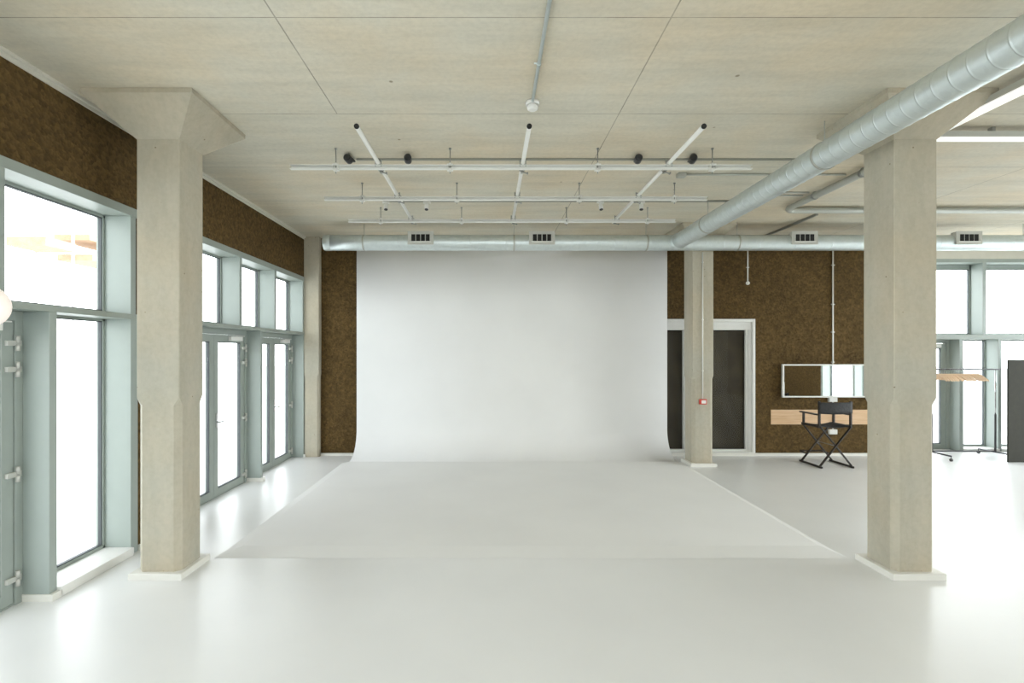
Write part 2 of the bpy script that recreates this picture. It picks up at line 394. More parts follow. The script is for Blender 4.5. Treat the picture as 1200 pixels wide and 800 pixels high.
double_door('L', 2.06, 3.635, TZ0, 'nearest left glazed door cut off by the photo edge', mid=2.85, hz=(.19, .93, 1.675, 1.86))
double_door('L', 5.46, 6.985, TZ0, 'glazed double door just right of near left column', mid=6.17)
double_door('L', 7.05, 8.595, TZ0, 'glazed double door nearest the back left corner', mid=7.83)
double_door('L', -.2, 1.35, TZ0, 'glazed double door on left wall beside the camera')
window('L', 1.42, 1.99, .07, TZ0, 'narrow fixed window left of the camera', post=(1.99, 2.06), sill=.069)
window('L', -4.1, -.27, .07, TZ0, 'long low window on left wall behind the camera', post=(-.27, -.2), sill=.069)

# back right facade -----------------------------------------------------------
BZ = 3.48; bt0, bt1 = 1.975, 2.108
mk('trim_9', M_frame, boxes=[(XE, XR, YW, YW+.3, BZ-.07, BZ), (XE, XR, YW, YW+.3, bt0+.05, bt1)], bevel=.003, label='head frame and transom of the back right windows', cat='trim', kind=ST)
for a, b, lab in ((XE+.02, 7.62, 'upper back window mostly hidden by right column'), (7.69, 8.91, 'upper back window just right of the right column'), (8.98, XR-.05, 'upper back window at the right photo edge')):
    window('B', a, b, bt1, BZ-.07, lab, post=(b, b+.07), head=.07)
double_door('B', 6.99+.38, 8.49, bt0+.05, 'glazed back door behind the clothes rail, beside the right column', handle=False, hz=(), mid=7.93)
window('B', 8.56, 9.19, .05, bt0+.05, 'fixed lower back window behind the clothes rail', post=(9.19, 9.25), sill=.049)
mk('trim_10', M_reveal, boxes=[(8.49, 8.56, YW, YW+.3, 0, bt0+.05)], label='pale mullion behind the clothes rail hangers', cat='trim', kind=ST)
window('B', 9.25, XR-.02, .05, bt0+.05, 'fixed lower back window behind black board', post=(XR-.02, XR), sill=.049)
# right wall windows (seen in the mirror, light the floor)
mk('trim_11', M_reveal, boxes=[(XR-.01, XR+.3, 1.66, 1.75, 0, 3.3)], label='pale edge post beside the first right wall window', cat='trim', kind=ST)
ys = [1.75, 3.1, 4.3, 5.5, 6.7, 7.9, 9.05]
for a, b in zip(ys, ys[1:]):
    window('R', a, b-.09, .08, 3.3, 'tall right wall window, %.1f metres from the back' % (YW-b), post=(b-.09, b), sill=.079)
# unseen rear windows, added to light column fronts and the upper backdrop
for a, b, lab in ((-2.9, .2, 'left'), (.3, 3.2, 'middle'), (4.0, 6.7, 'right')):
    window('Q', a, b, 1.3, 3.62, 'added high rear window lighting the room from behind the camera, %s' % lab)
mk('wall_rear_lower', M_white, boxes=[(-2.9, 3.2, YR-.3, YR, 0, 1.3), (4.0, 6.7, YR-.3, YR, 0, 1.3)], label='low white wall under the added rear windows', cat='wall', kind=ST)

# ------------------------------------------------------------------ door in the back wall with dark curtain
root = empty('door_%d' % (ndoor[0]+1), label='white framed sliding door with black cloth behind its glass', cat='door', kind=ST)
fz = DZ-.012
mk('door_frame', M_white, root, [(DX0, DX0+.05, YB-.03, YB+.2, .045, fz), (DX1-.05, DX1-.005, YB-.03, YB+.2, .045, fz), (DX0+.05, DX1-.05, YB-.03, YB+.2, fz-.05, fz), (DX0+.05, DX1-.05, YB-.03, YB+.2, .045, .06)], bevel=.003)
mk('roller_box', M_white, root, [(DX0+.05, DX1-.05, YB+.02, YB+.16, fz-.19, fz-.05)], bevel=.004)
for a, b in ((DX0+.05, 3.46), (3.46, DX1-.05)):
    sh = mk('door_leaf', M_white, root, [(a, a+.085, YB+.03, YB+.09, .06, fz-.19), (b-.085, b-.045, YB+.05, YB+.10, .06, fz-.19), (b-.045, b, YB+.03, YB+.09, .06, fz-.19), (a+.085, b-.085, YB+.03, YB+.09, .06, .10)], bevel=.002)
    mk('pane', M_glass, sh, [(a+.085, b-.085, YB+.055, YB+.061, .10, fz-.19)])
    bm = bmesh.new(); nx, nz = 40, 60; g = []
    for j in range(nz+1):
        row = []
        for i in range(nx+1):
            u = i/nx; w = j/nz
            x = a+.07+(b-a-.14)*u; z = .08+(fz-.27)*w
            y = YB+.135+.026*math.sin(w*17+2.6*math.sin(u*4+a))*math.sin(u*PI)*(.5+.5*math.sin(w*5+1)) + .008*math.sin(u*13+w*9)
            row.append(bm.verts.new((x, y, z)))
        g.append(row)
    for j in range(nz):
        for i in range(nx):
            f = bm.faces.new((g[j][i], g[j][i+1], g[j+1][i+1], g[j+1][i])); f.smooth = True
    cu = fin('curtain', bm, M_curt, root, label='crumpled black cloth')
    md = cu.modifiers.new('thick', 'SOLIDIFY'); md.thickness = .004
mk('back_panel', M_dark, root, [(DX0, DX1, YB+.2, YB+.25, 0, DZ)])

# ------------------------------------------------------------------ columns
def column(x0, y0, w, d, label, cap=True, cham=.045, skirt=True, capz=3.488, slab=3.733, over=.245, name='concrete_column', zcut=1.40):
    root = empty(name, (x0+w/2, y0+d/2, 0), label=label, cat='column', kind=ST)
    ax, ay = w/2, d/2
    def ring(c, z):
        return [(-ax+c, -ay, z), (ax-c, -ay, z), (ax, -ay+c, z), (ax, ay-c, z), (ax-c, ay, z), (-ax+c, ay, z), (-ax, ay-c, z), (-ax, -ay+c, z)]
    bm = bmesh.new(); top = capz if cap else H
    ring_loft(bm, [ring(cham, 0), ring(cham, zcut-.03), ring(.006, zcut+.03), ring(.006, top)])
    fin('shaft', bm, M_conc, root)
    if cap:
        bm = bmesh.new()
        q = lambda e, z: [(-ax-e, -ay-e, z), (ax+e, -ay-e, z), (ax+e, ay+e, z), (-ax-e, ay+e, z)]
        ring_loft(bm, [q(0, capz), q(over, slab), q(over, H-.001)])
        fin('capital', bm, M_conc, root)
    if skirt:
        t = .04; bm = bmesh.new()
        q = lambda e, z: [(-ax-e, -ay-e, z), (ax+e, -ay-e, z), (ax+e, ay+e, z), (-ax-e, ay+e, z)]
        ring_loft(bm, [q(t, .0005), q(t, .048), q(t-.006, .052)])
        fin('skirting', bm, M_skirt, root)
    return root
colL = column(-2.807, 4.0, .34, .33, 'large concrete column with flared head beside the left windows')
colR = column(3.2136, 4.0, .34, .33, 'large concrete column in the right foreground, partly behind diagonal duct')
colF = column(3.18, 7.90, .33, .34, 'distant concrete column beside the white backdrop, red call point on it')
colC = column(-3.19, 8.615, .265, .13, 'slim concrete pier in the back left corner', cap=False, cham=.03, skirt=False, name='concrete_pier')

# ------------------------------------------------------------------ cyclorama
bm = bmesh.new()
X0, X1, R, YC, T = -2.275, 3.03, .46, 8.60, .02
prof = [(YC, 3.62)] + [(YC, 2.6), (YC, 1.6)] + [(YC-R+R*math.cos(a*PI/40), T+R-R*math.sin(a*PI/40)) for a in range(0, 21)]
prof += [(7.4, T), (6.6, T), (5.6, T), (4.62, T)]
front = (4.39, .001)
def flare(y, z):   # sides splay a little on the floor
    return 0
L = [[bm.verts.new((X0, y, z)) for y, z in prof], [bm.verts.new((X1, y, z)) for y, z in prof]]
for i in range(len(prof)-1):
    f = bm.faces.new((L[0][i], L[1][i], L[1][i+1], L[0][i+1])); f.smooth = True
fl = bm.verts.new((X0-.13, front[0], .001)); frr = bm.verts.new((X1+.10, front[0], .001))
bm.faces.new((L[0][-1], L[1][-1], frr, fl)).smooth = False
# side ramps along the floor and up the cove as a thin lip
o0, o1 = [fl], [frr]
k0 = len(prof)-1
for i in range(k0, 22, -1):
    y, z = prof[i]
    o0.append(bm.verts.new((X0-.11, y, .001))); o1.append(bm.verts.new((X1+.08, y, .001)))
for s, o in ((0, o0), (1, o1)):
    bm.faces.new((L[s][k0], o[0], o[1]))
    for j in range(1, len(o)-1):
        i = k0-(j-1); bm.faces.new((L[s][i], o[j], o[j+1], L[s][i-1]))
# backing (thickness) behind the upright wall and cove, down to the floor
for s, x in ((0, X0), (1, X1)):
    bk = []
    for i in range(0, 24):
        y, z = prof[i]
        bk.append(bm.verts.new((x, min(y+.035, YC+.035) if i < 3 else YC+.035-(YC-y)*.93+0.0, max(.001, z-.0 if i < 4 else z-.02*(i-3)/20))))
    for i in range(23):
        bm.faces.new((L[s][i], L[s][i+1], bk[i+1], bk[i]))
    if s == 0: B0 = bk
    else: B1 = bk
for i in range(23): bm.faces.new((B0[i], B0[i+1], B1[i+1], B1[i]))
bm.faces.new((L[0][0], L[1][0], B1[0], B0[0]))
fin('cyclorama', bm, M_cyc, label='big white infinity cove backdrop sweeping from back wall onto the floor', cat='backdrop')

# ------------------------------------------------------------------ ducts
DY, DZc, DR = 7.74, 3.4726, .118
def duct_mesh(a, b, r, step, elbow=False):
    a, b = Vector(a), Vector(b); d = (b-a); Ln = d.length; d.normalize(); n = int(Ln/step)
    pts, rad = [a], [r]
    for i in range(1, n):
        c = a+d*(i*step)
        pts += [c-d*.012, c-d*.004, c-d*.002, c+d*.002, c+d*.004, c+d*.012]; rad += [r, r, r+.0022, r+.0022, r, r]
    pts.append(b); rad.append(r)
    bm = bmesh.new(); tube(bm, pts, r, 40, True, rad); return bm
hd = empty('ventilation_duct', (0, DY, DZc), label='long galvanised round duct running across the back below the ceiling', cat='duct')
def loc(bmx):  # shift geometry into the duct's own frame
    bmesh.ops.translate(bmx, verts=bmx.verts, vec=(0, -DY, -DZc)); return bmx
fin('duct_tube', loc(duct_mesh((-2.50, DY, DZc), (XR-.02, DY, DZc), DR, .55)), M_galv, hd)
bm = bmesh.new(); tube(bm, [(-2.545, DY, DZc), (-2.53, DY, DZc), (-2.44, DY, DZc), (-2.435, DY, DZc)], .1, 40, True, [DR-.006, DR+.002, DR+.002, DR])
fin('end_cap', loc(bm), M_galv, hd)
for x in (-1.93, .37, 2.40, 3.80, 5.9, 8.2):
    bm = bmesh.new(); tube(bm, [(x, DY, DZc+DR), (x, DY, H-.001)], .0045, 8)
    tube(bm, [(x-.012, DY, DZc), (x-.011, DY, DZc), (x+.011, DY, DZc), (x+.012, DY, DZc)], .1, 40, False, [DR, DR+.005, DR+.005, DR])
    fin('hanger', loc(bm), M_cond, hd)
for x in (-1.046, .788, 4.76, 7.24):
    y0, y1, z0, z1, w = 7.60, 7.70, 3.425, 3.615, .19
    bm = bmesh.new()
    box(bm, x-w, x+w, y0+.004, y1, z0, z1)
    # raised flange
    box(bm, x-w-.006, x+w+.006, y0, y0+.006, z0-.006, z0+.035); box(bm, x-w-.006, x+w+.006, y0, y0+.006, z1-.03, z1+.006)
    box(bm, x-w-.006, x-w+.03, y0, y0+.006, z0+.035, z1-.03); box(bm, x+w-.03, x+w+.006, y0, y0+.006, z0+.035, z1-.03)
    vb = fin('vent_box', loc(bm), M_duct2, hd)
    bm = bmesh.new(); cw = (2*w-.09)/4
    for i in range(4):
        xa = x-w+.045+i*cw; box(bm, xa+.007, xa+cw-.007, y0-.001, y0+.004, z0+.048, z1-.042)
    fin('vent_opening', loc(bm), M_dark, vb)
    bm = bmesh.new(); box(bm, x-w+.03, x+w-.03, y0-.012, y0+.004, z0+.03, z0+.042)
    fin('lower_lip', loc(bm), M_white, vb)
dd = empty('ventilation_duct', (2.86, 0, 3.4726), label='thick galvanised round duct running diagonally towards camera at upper right', cat='duct')
def loc2(bmx): bmesh.ops.translate(bmx, verts=bmx.verts, vec=(-2.86, 0, -3.4726)); return bmx
fin('duct_tube', loc2(duct_mesh((2.86, YR+.02, 3.4726), (2.86, DY-DR-.03, 3.4726), .115, .118)), M_galv, dd)
bm = bmesh.new(); tube(bm, [(2.86, DY-DR-.05, 3.4726), (2.86, DY-DR-.04, 3.4726), (2.86, DY-DR+.005, 3.4726), (2.86, DY-DR+.04, 3.4726)], .1, 40, False, [.115, .122, .124, .128])
fin('collar', loc2(bm), M_galv, dd)
for y in (4.30, 1.4, 6.6):
    bm = bmesh.new(); tube(bm, [(2.86, y, 3.59), (2.86, y, H-.001)], .0045, 8)
    tube(bm, [(2.86, y-.012, 3.4726), (2.86, y-.011, 3.4726), (2.86, y+.011, 3.4726), (2.86, y+.012, 3.4726)], .1, 40, False, [.116, .121, .121, .116])
    fin('hanger', loc2(bm), M_cond, dd)

# ------------------------------------------------------------------ lighting rails
rods = (-1.49, -.385, 1.045, 2.155)
names = {4.876: 'nearest of three white cross rails hanging under the ceiling', 5.876: 'middle of three white cross rails hanging under the ceiling', 6.875: 'farthest of three white cross rails, closest to the horizontal duct'}
def make_rail(y):
    root = empty('ceiling_rail', (0, y, 3.585), label=names[y], cat='rail', group='white cross rails under the ceiling')
    t = .0205; bm = bmesh.new()
    # C profile, its slot facing the front of the room
    box(bm, -1.93, 2.535, t-.003, t, -t, t); box(bm, -1.93, 2.535, -t, t-.003, -t, -t+.003); box(bm, -1.93, 2.535, -t, t-.003, t-.003, t)
    box(bm, -1.93, 2.535, -t, -t+.003, -t+.003, -t+.008); box(bm, -1.93, 2.535, -t, -t+.003, t-.008, t-.003)
    fin('channel', bm, M_strut, root)
    for x in rods:
        bm = bmesh.new(); tube(bm, [(x, 0, -.06), (x, 0, H-3.585-.001)], .005, 8)
        tube(bm, [(x, 0, H-3.585-.012), (x, 0, H-3.585-.001)], .014, 8)
        rd = fin('hanger_rod', bm, M_steel, root)
        bm = bmesh.new(); box(bm, x-.028, x+.028, -.026, .026, t+.001, t+.007); box(bm, x-.028, x-.022, -.026, .026, -t-.006, t+.007); box(bm, x+.022, x+.028, -.026, .026, -t-.006, t+.007)
        box(bm, x-.028, x+.028, -.026, .026, -t-.010, -t-.004)
        tube(bm, [(x, 0, t+.007), (x, 0, t+.022)], .011, 6); tube(bm, [(x, 0, -t-.010), (x, 0, -t-.024)], .011, 6)
        fin('bracket', bm, M_strut, rd)
    return root
for y in names: make_rail(y)
tubes_def = ((-1.08, 'leftmost of three white lighting tubes running front to back'), (.32, 'middle one of three white lighting tubes running front to back'), (1.735, 'rightmost of three white lighting tubes running front to back'))
for x, lab in tubes_def:
    root = empty('lighting_tube', (x, 4.086, 3.626), label=lab, cat='tube', group='white lighting tubes on the cross rails')
    bm = bmesh.new(); tube(bm, [(0, .0, 0), (0, 3.02, 0)], .0195, 20); fin('tube', bm, M_strut, root)
    bm = bmesh.new(); tube(bm, [(0, -.012, 0), (0, .0, 0)], .021, 20); fin('end_plug', bm, M_black, root, label='round black end plug')
    for y in (4.876, 5.876, 6.875):
        yy = y-4.086
        bm = bmesh.new()      # saddle clamp on the rail, then a hook clamp with its wing bolt behind it
        box(bm, -.03, .03, yy-.02, yy+.02, -.019, -.014)
        for s in (-1, 1):
            tube(bm, [(s*.028, yy, -.03), (s*.028, yy, .035)], .005, 6)
        box(bm, -.034, .034, yy-.012, yy+.012, .018, .024)
        fin('saddle_clamp', bm, M_steel, root)
        bm = bmesh.new(); c = yy+.13
        tube(bm, [(.034*math.cos(a), c, .034*math.sin(a)) for a in [PI*k/8-.3 for k in range(-9, 5)]], .006, 6)
        box(bm, -.012, .012, c-.02, c+.02, -.05, -.022)
        tube(bm, [(.0, c, -.04), (.055, c, -.055)], .006, 6); box(bm, .05, .06, c-.016, c+.016, -.062, -.046)
        fin('hook_clamp', bm, M_steel, root)

# spotlight tracks -----------------------------------------------------------
mk('spotlight_track', M_trk, boxes=[(-1.36, 3.5, 5.125, 5.155, H-.016, H-.0005)], bevel=.002, label='grey ceiling track carrying the four black spotlights', cat='track')
mk('spotlight_track', M_trk, boxes=[(-1.385, 3.5, 6.54, 6.57, H-.022, H-.0005)], bevel=.002, label='grey ceiling track carrying the four small white spotlights', cat='track')
def spot(black):
    root = empty('track_spotlight')
    if black:
        fin('adaptor', (lambda b_: (box(b_, -.02, .02, -.06, .02, -.014, 0), b_)[1])(bmesh.new()), M_black, root)
        bm = bmesh.new(); tube(bm, [(0, -.02, -.010), (0, -.06, -.022), (0, -.10, -.034)], .009, 8); fin('neck', bm, M_black, root)
        bm = bmesh.new(); tube(bm, [(0, -.175, -.012), (0, -.165, -.0125), (0, -.12, -.016), (0, -.085, -.019)], .03, 20, True, [.024, .034, .037, .037])
        b_ = fin('lamp_head', bm, M_black, root)
        b_.location = (0, 0, -.018)
        bm = bmesh.new()
        for k in range(4): tube(bm, [(0, -.158+k*.014, -.031-k*.0008), (0, -.153+k*.014, -.0312-k*.0008)], .0375, 20)
        fin('heat_fins', bm, M_dgrey, root)
    else:
        fin('adaptor', (lambda b_: (box(b_, -.045, .045, -.018, .018, -.016, 0), b_)[1])(bmesh.new()), M_white, root)
        bm = bmesh.new(); tube(bm, [(.02, 0, -.016), (.008, -.008, -.05)], .007, 8); fin('neck', bm, M_white, root)
        bm = bmesh.new(); tube(bm, [(0, .0, -.03), (0, -.004, -.036), (0, -.02, -.10)], .03, 18, True, [.02, .026, .028]); h_ = fin('lamp_head', bm, M_white, root)
        bm = bmesh.new(); tube(bm, [(0, -.0195, -.098), (0, -.022, -.106)], .024, 18, True); fin('lens', bm, M_black, h_, label='dark lens ring')
    return root
sb = spot(True)
for i, (px, lab) in enumerate(((409, 'first black track spotlight from the left, left of the first lighting tube'), (476.5, 'second black track spotlight, between left and middle tubes'), (750, 'third black track spotlight, just left of the right tube'), (815, 'rightmost black track spotlight, right of the right tube'))):
    o = sb if i == 0 else copy_tree(sb)
    o.location = ((px-574)*5.0/590, 5.14, H-.016); o.rotation_euler = (0, 0, (-.1, .08, -.1, -.15)[i])
    props(o, lab, 'spotlight', 'black spotlights on the near track')
sw = spot(False)
for i, (px, lab) in enumerate(((452, 'leftmost small white spotlight on the far track'), (500, 'second small white spotlight, right of the left tube'), (704, 'third small white spotlight, left of the right tube'), (752, 'rightmost small white spotlight on the far track'))):
    o = sw if i == 0 else copy_tree(sw)
    o.location = ((px-574)*6.54/590, 6.555, H-.022); o.rotation_euler = (0, 0, (.2, -.1, .3, -.3)[i])
    props(o, lab, 'spotlight', 'white spotlights on the far track')

# conduits -----------------------------------------------------------------
def clipring(x, y, z, r=.016): return ([(x, y-.012, z), (x, y+.012, z)], r, 10)
root = empty('smoke_detector', (.337, 3.97, H), label='round white smoke detector on the ceiling above the near rail', cat='smoke detector')
bm = bmesh.new(); tube(bm, [(0, 0, -.001), (0, 0, -.022), (0, 0, -.027)], .05, 28, True, [.055, .055, .05]); fin('base', bm, M_white, root)
bm = bmesh.new(); tube(bm, [(0, 0, -.027), (0, 0, -.034), (0, 0, -.037), (0, 0, -.058), (0, 0, -.068)], .05, 28, True, [.036, .036, .046, .042, .028]); fin('sensor_head', bm, M_white, root)
mk('conduit', M_galv, tubes=[([(.333, YR+.01, H-.016), (.333, 3.92, H-.016)], .0125, 12)] + [clipring(.333, y, H-.016) for y in (.6, 1.8, 2.7, 3.42)] + [([(.333, 3.42, H-.012), (.30, 3.42, H-.012)], .006, 8)],
   label='thin steel conduit on the ceiling leading to smoke detector', cat='conduit')
root = empty('conduit', (0, 5.56, H), label='thin conduit with small junction box, ending between near and middle rails', cat='conduit')
bm = bmesh.new(); tube(bm, [(2.15, 0, -.015), (3.93, 0, -.015)], .010, 10); fin('pipe', bm, M_cond, root)
bm = bmesh.new(); box(bm, 2.07, 2.16, -.04, .04, -.045, -.001); fin('junction_box', bm, M_cond, root, .004)
mk('ceiling_conduit', M_cond, tubes=[([(3.3, 6.2, H-.0105), (3.93, 6.2, H-.0105)], .010, 10), ([(3.3, 6.32, H-.0105), (3.93, 6.32, H-.0105)], .010, 10)], label='short twin conduits right of diagonal duct near the steel pipe bend', cat='conduit')
pts = [(4.0, 4.62, 3.715), (4.0, 6.70, 3.715)] + [(4.0+.13*(1-math.cos(a)), 6.70+.13*math.sin(a), 3.715) for a in [PI/2*k/8 for k in range(1, 9)]] + [(XR-.02, 6.83, 3.715)]
root = empty('ceiling_pipe', label='flat grey steel pipe bending at right angle behind the right column', cat='pipe')
bm = bmesh.new(); tube(bm, pts, .04, 16)
bmesh.ops.scale(bm, vec=(1, 1, 1), verts=bm.verts)
fin('pipe', bm, M_cond, root)
for q in ((4.0, 5.4, 0), (4.0, 6.2, 0), (5.4, 6.83, 1), (7.6, 6.83, 1)):
    bm = bmesh.new()
    if q[2]: tube(bm, [(q[0]-.02, q[1], 3.715), (q[0]+.02, q[1], 3.715)], .045, 16); box(bm, q[0]-.015, q[0]+.015, q[1]-.015, q[1]+.015, 3.74, H-.001)
    else: tube(bm, [(q[0], q[1]-.02, 3.715), (q[0], q[1]+.02, 3.715)], .045, 16); box(bm, q[0]-.015, q[0]+.015, q[1]-.015, q[1]+.015, 3.74, H-.001)
    fin('clip', bm, M_steel, root)
mk('ceiling_track', M_steel, boxes=[(4.64, 4.675, 7.17, 8.5, H-.03, H-.0005)], label='short dark ceiling track above third vent box', cat='track')

# linear lights at upper right
root = empty('linear_light', (0, 0, 0), label='white linear ceiling light running towards camera beside right column head', cat='ceiling light', group='white linear lights')
mk('housing', M_duct2, root, [(3.745, 3.755, .6, 4.37, 3.672, 3.714), (3.87, 3.88, .6, 4.37, 3.672, 3.714), (3.745, 3.88, .6, 4.37, 3.714, 3.72)])
mk('diffuser', M_diff, root, [(3.747, 3.878, .602, 4.368, 3.668, 3.676)])
for y in (1.2, 2.6): mk('bracket', M_steel, root, [(3.79, 3.83, y, y+.03, 3.72, H-.001)])
root = empty('linear_light', (0, 0, 0), label='white linear ceiling light running sideways right of the right column', cat='ceiling light', group='white linear lights')
mk('housing', M_duct2, root, [(3.745, 8.2, 4.38, 4.39, 3.672, 3.714), (3.745, 8.2, 4.475, 4.485, 3.672, 3.714), (3.745, 8.2, 4.38, 4.485, 3.714, 3.72)])
mk('diffuser', M_diff, root, [(3.747, 8.198, 4.382, 4.483, 3.668, 3.676)])
for x in (4.4, 6.0, 7.6): mk('bracket', M_steel, root, [(x, x+.03, 4.41, 4.45, 3.72, H-.001)])

# fire call point on far column
cx = 3.335; cy = 7.90
mk('fire_alarm_conduit', M_strut, tubes=[([(cx, cy-.012, 1.06), (cx, cy-.012, 3.36)], .009, 10)] + [([(cx, cy-.012, z-.008), (cx, cy-.012, z+.008)], .015, 10) for z in (1.5, 2.3, 3.2)],
   label='thin pale conduit running down the distant column to the red call point', cat='conduit')
root = empty('fire_call_point', (cx, cy, 1.02), label='small red fire alarm call point on the distant column', cat='fire alarm')
mk('housing', M_red, root, [(-.055, .055, -.04, -.001, -.042, .038)], bevel=.005)
mk('glass_plate', M_white, root, [(-.030, .040, -.043, -.0395, -.028, .022)], bevel=.001, label='pale break glass')

# hanging sensor pipe and conduit on back wall
root = empty('pendant_sensor', (4.455, YB-.045, 2.985), label='short white drop pipe with round sensor on the cork wall above door', cat='sensor')
bm = bmesh.new(); tube(bm, [(0, 0, .0), (0, 0, H-2.985-.001)], .010, 10); tube(bm, [(-.025, 0, .27), (.025, 0, .27)], .005, 6); fin('drop_pipe', bm, M_strut, root)
bm = bmesh.new(); sphere(bm, (0, 0, 0), .032); fin('sensor', bm, M_strut, root)
xx = 5.945; y = YB-.016
root = empty('wall_conduit', (xx, y, 0), label='white conduit running down the cork wall behind mirror to two sockets', cat='conduit')
bm = bmesh.new(); tube(bm, [(0, 0, .45), (0, 0, H-.001)], .012, 10)
for z in (1.62, 2.14, 2.62, 3.3): tube(bm, [(-.028, 0, z), (.028, 0, z)], .009, 6)
fin('pipe', bm, M_strut, root)
for z, lab in ((.975, 'white socket box right under the mirror'), (.415, 'white socket box behind the folding chair')):
    r2 = empty('socket_box', (xx-.01, YB, z), label=lab, cat='socket', group='white wall sockets')
    mk('back_box', M_white, r2, [(-.072, .072, -.045, -.0005, -.043, .043)], bevel=.006)
    mk('face_plate', M_white, r2, [(-.066, .066, -.049, -.0445, -.037, .037)], bevel=.002)

# mirror, plywood strip --------------------------------------------------------
root = empty('wall_mirror', (5.93, YB, 1.30), label='wide white framed mirror on the cork wall reflecting bright windows', cat='mirror')
w, h = .90, .285
bx = [(-w, w, -.10, -.055, h-.024, h), (-w, w, -.10, -.055, -h, -h+.024), (-w, -w+.024, -.10, -.055, -h+.024, h-.024), (w-.024, w, -.10, -.055, -h+.024, h-.024)]
mk('mirror_frame', M_white, root, bx, bevel=.002)
mk('glass', M_mirror, root, [(-w+.024, w-.024, -.084, -.078, -h+.024, h-.024)])
mk('backing', M_black, root, [(-w+.01, w-.01, -.0775, -.03, -h+.01, h-.01)])
mk('switch', M_white, root, [(-w-.008, -w+.028, -.103, -.075, -h+.02, -.02)], bevel=.002)
mk('plywood_strip', M_ply, boxes=[(4.875, 6.95, YB-.012, YB-.0005, .54, .795)], bevel=.001, label='pale plywood strip fixed to the cork wall below mirror', cat='board')

# ------------------------------------------------------------------ director's chair (faces the mirror)
ch = empty('director_chair', (5.355, 8.02, 0), label='black folding director chair with canvas seat facing the mirror', cat='chair')
ch.rotation_euler = (0, 0, math.radians(2))
hw, hd2 = .25, .215
sz = .655
for y, nm in ((-hd2, 'back'), (hd2, 'front')):
    for s in (-1, 1):
        bm = bmesh.new(); yo = y + s*.008
        bar(bm, (-s*(hw-.02), yo, sz-.03), (s*(hw+.005), yo, .03), .036, .016)
        fin('leg', bm, M_blackwood, ch, .002)
for s in (-1, 1):
    mk('foot_rail', M_blackwood, ch, [(s*(hw)-.014, s*(hw)+.014, -hd2-.045, hd2+.05, .0, .03)], bevel=.004)
    mk('seat_rail', M_blackwood, ch, [(s*(hw-.015)-.014, s*(hw-.015)+.014, -hd2-.02, hd2+.02, sz-.04, sz-.005)], bevel=.003)
    mk('arm_post', M_blackwood, ch, [(s*hw-.014, s*hw+.014, hd2-.06, hd2-.03, sz-.04, sz+.155)], bevel=.002)
    mk('back_post', M_blackwood, ch, [(s*hw-.014, s*hw+.014, -hd2-.0, -hd2+.032, sz-.04, sz+.375)], bevel=.002)
    mk('armrest', M_blackwood, ch, [(s*hw-.027, s*hw+.027, -hd2+.032, hd2+.03, sz+.155, sz+.177)], bevel=.005)
mk('cross_bolt', M_steel, ch, tubes=[([(0, -hd2-.02, .34), (0, hd2+.02, .34)], .006, 8)])
bm = bmesh.new(); g = []
for j in range(9):
    row = []
    for i in range(13):
        u = i/12; v = j/8
        row.append(bm.verts.new((-hw+.01+(2*hw-.02)*u, -hd2+.01+(2*hd2-.02)*v, sz+.0-.035*math.sin(u*PI))))
    g.append(row)
for j in range(8):
    for i in range(12): bm.faces.new((g[j][i], g[j][i+1], g[j+1][i+1], g[j+1][i])).smooth = True
o = fin('seat', bm, M_canvas, ch); md = o.modifiers.new('t', 'SOLIDIFY'); md.thickness = .008
bm = bmesh.new(); g = []
for j in range(5):
    row = []
    for i in range(13):
        u = i/12; v = j/4
        row.append(bm.verts.new((-hw-.016+(2*hw+.032)*u, -hd2-.004-.03*math.sin(u*PI), sz+.185+.175*v - .008*math.sin(u*PI)*(1-v))))
    g.append(row)
for j in range(4):
    for i in range(12): bm.faces.new((g[j][i], g[j][i+1], g[j+1][i+1], g[j+1][i])).smooth = True
o = fin('backrest', bm, M_canvas, ch); md = o.modifiers.new('t', 'SOLIDIFY'); md.thickness = .01
mk('footrest', M_blackwood, ch, [(-.2, .2, hd2+.06, hd2+.13, .155, .17), (-.2, -.18, hd2-.02, hd2+.13, .135, .155), (.18, .2, hd2-.02, hd2+.13, .135, .155)], bevel=.002)

# ------------------------------------------------------------------ clothes rail and hangers
rx0, rx1, ry, rz = 7.57, 8.655, 8.62, 1.50
cr = empty('clothes_rail', ((rx0+rx1)/2, ry, 0), label='thin metal clothes rail on castors by the back right windows', cat='clothes rail')
hx = (rx1-rx0)/2
mk('top_bar', M_dgrey, cr, tubes=[([(-hx-.0, 0, rz), (hx+.09, 0, rz)], .011, 12)])
for s in (-1, 1):
    mk('upper_post', M_chrome, cr, tubes=[([(s*hx, 0, .70), (s*hx, 0, rz)], .009, 12)])
    mk('lower_post', M_dgrey, cr, tubes=[([(s*hx, 0, .09), (s*hx, 0, .73)], .015, 12)])
    ft = mk('foot', M_dgrey, cr, tubes=[([(s*hx, -.36, .085), (s*hx, .30, .085)], .013, 12)])
    for yy in (-.36, .30):
        mk('castor', M_dgrey, ft, tubes=[([(s*hx-.012, yy, .025), (s*hx+.012, yy, .025)], .0245, 16), ([(s*hx, yy, .025), (s*hx, yy, .085)], .006, 8)])
mk('lower_bar', M_dgrey, cr, tubes=[([(-hx, 0, .10), (hx, 0, .10)], .011, 12)])
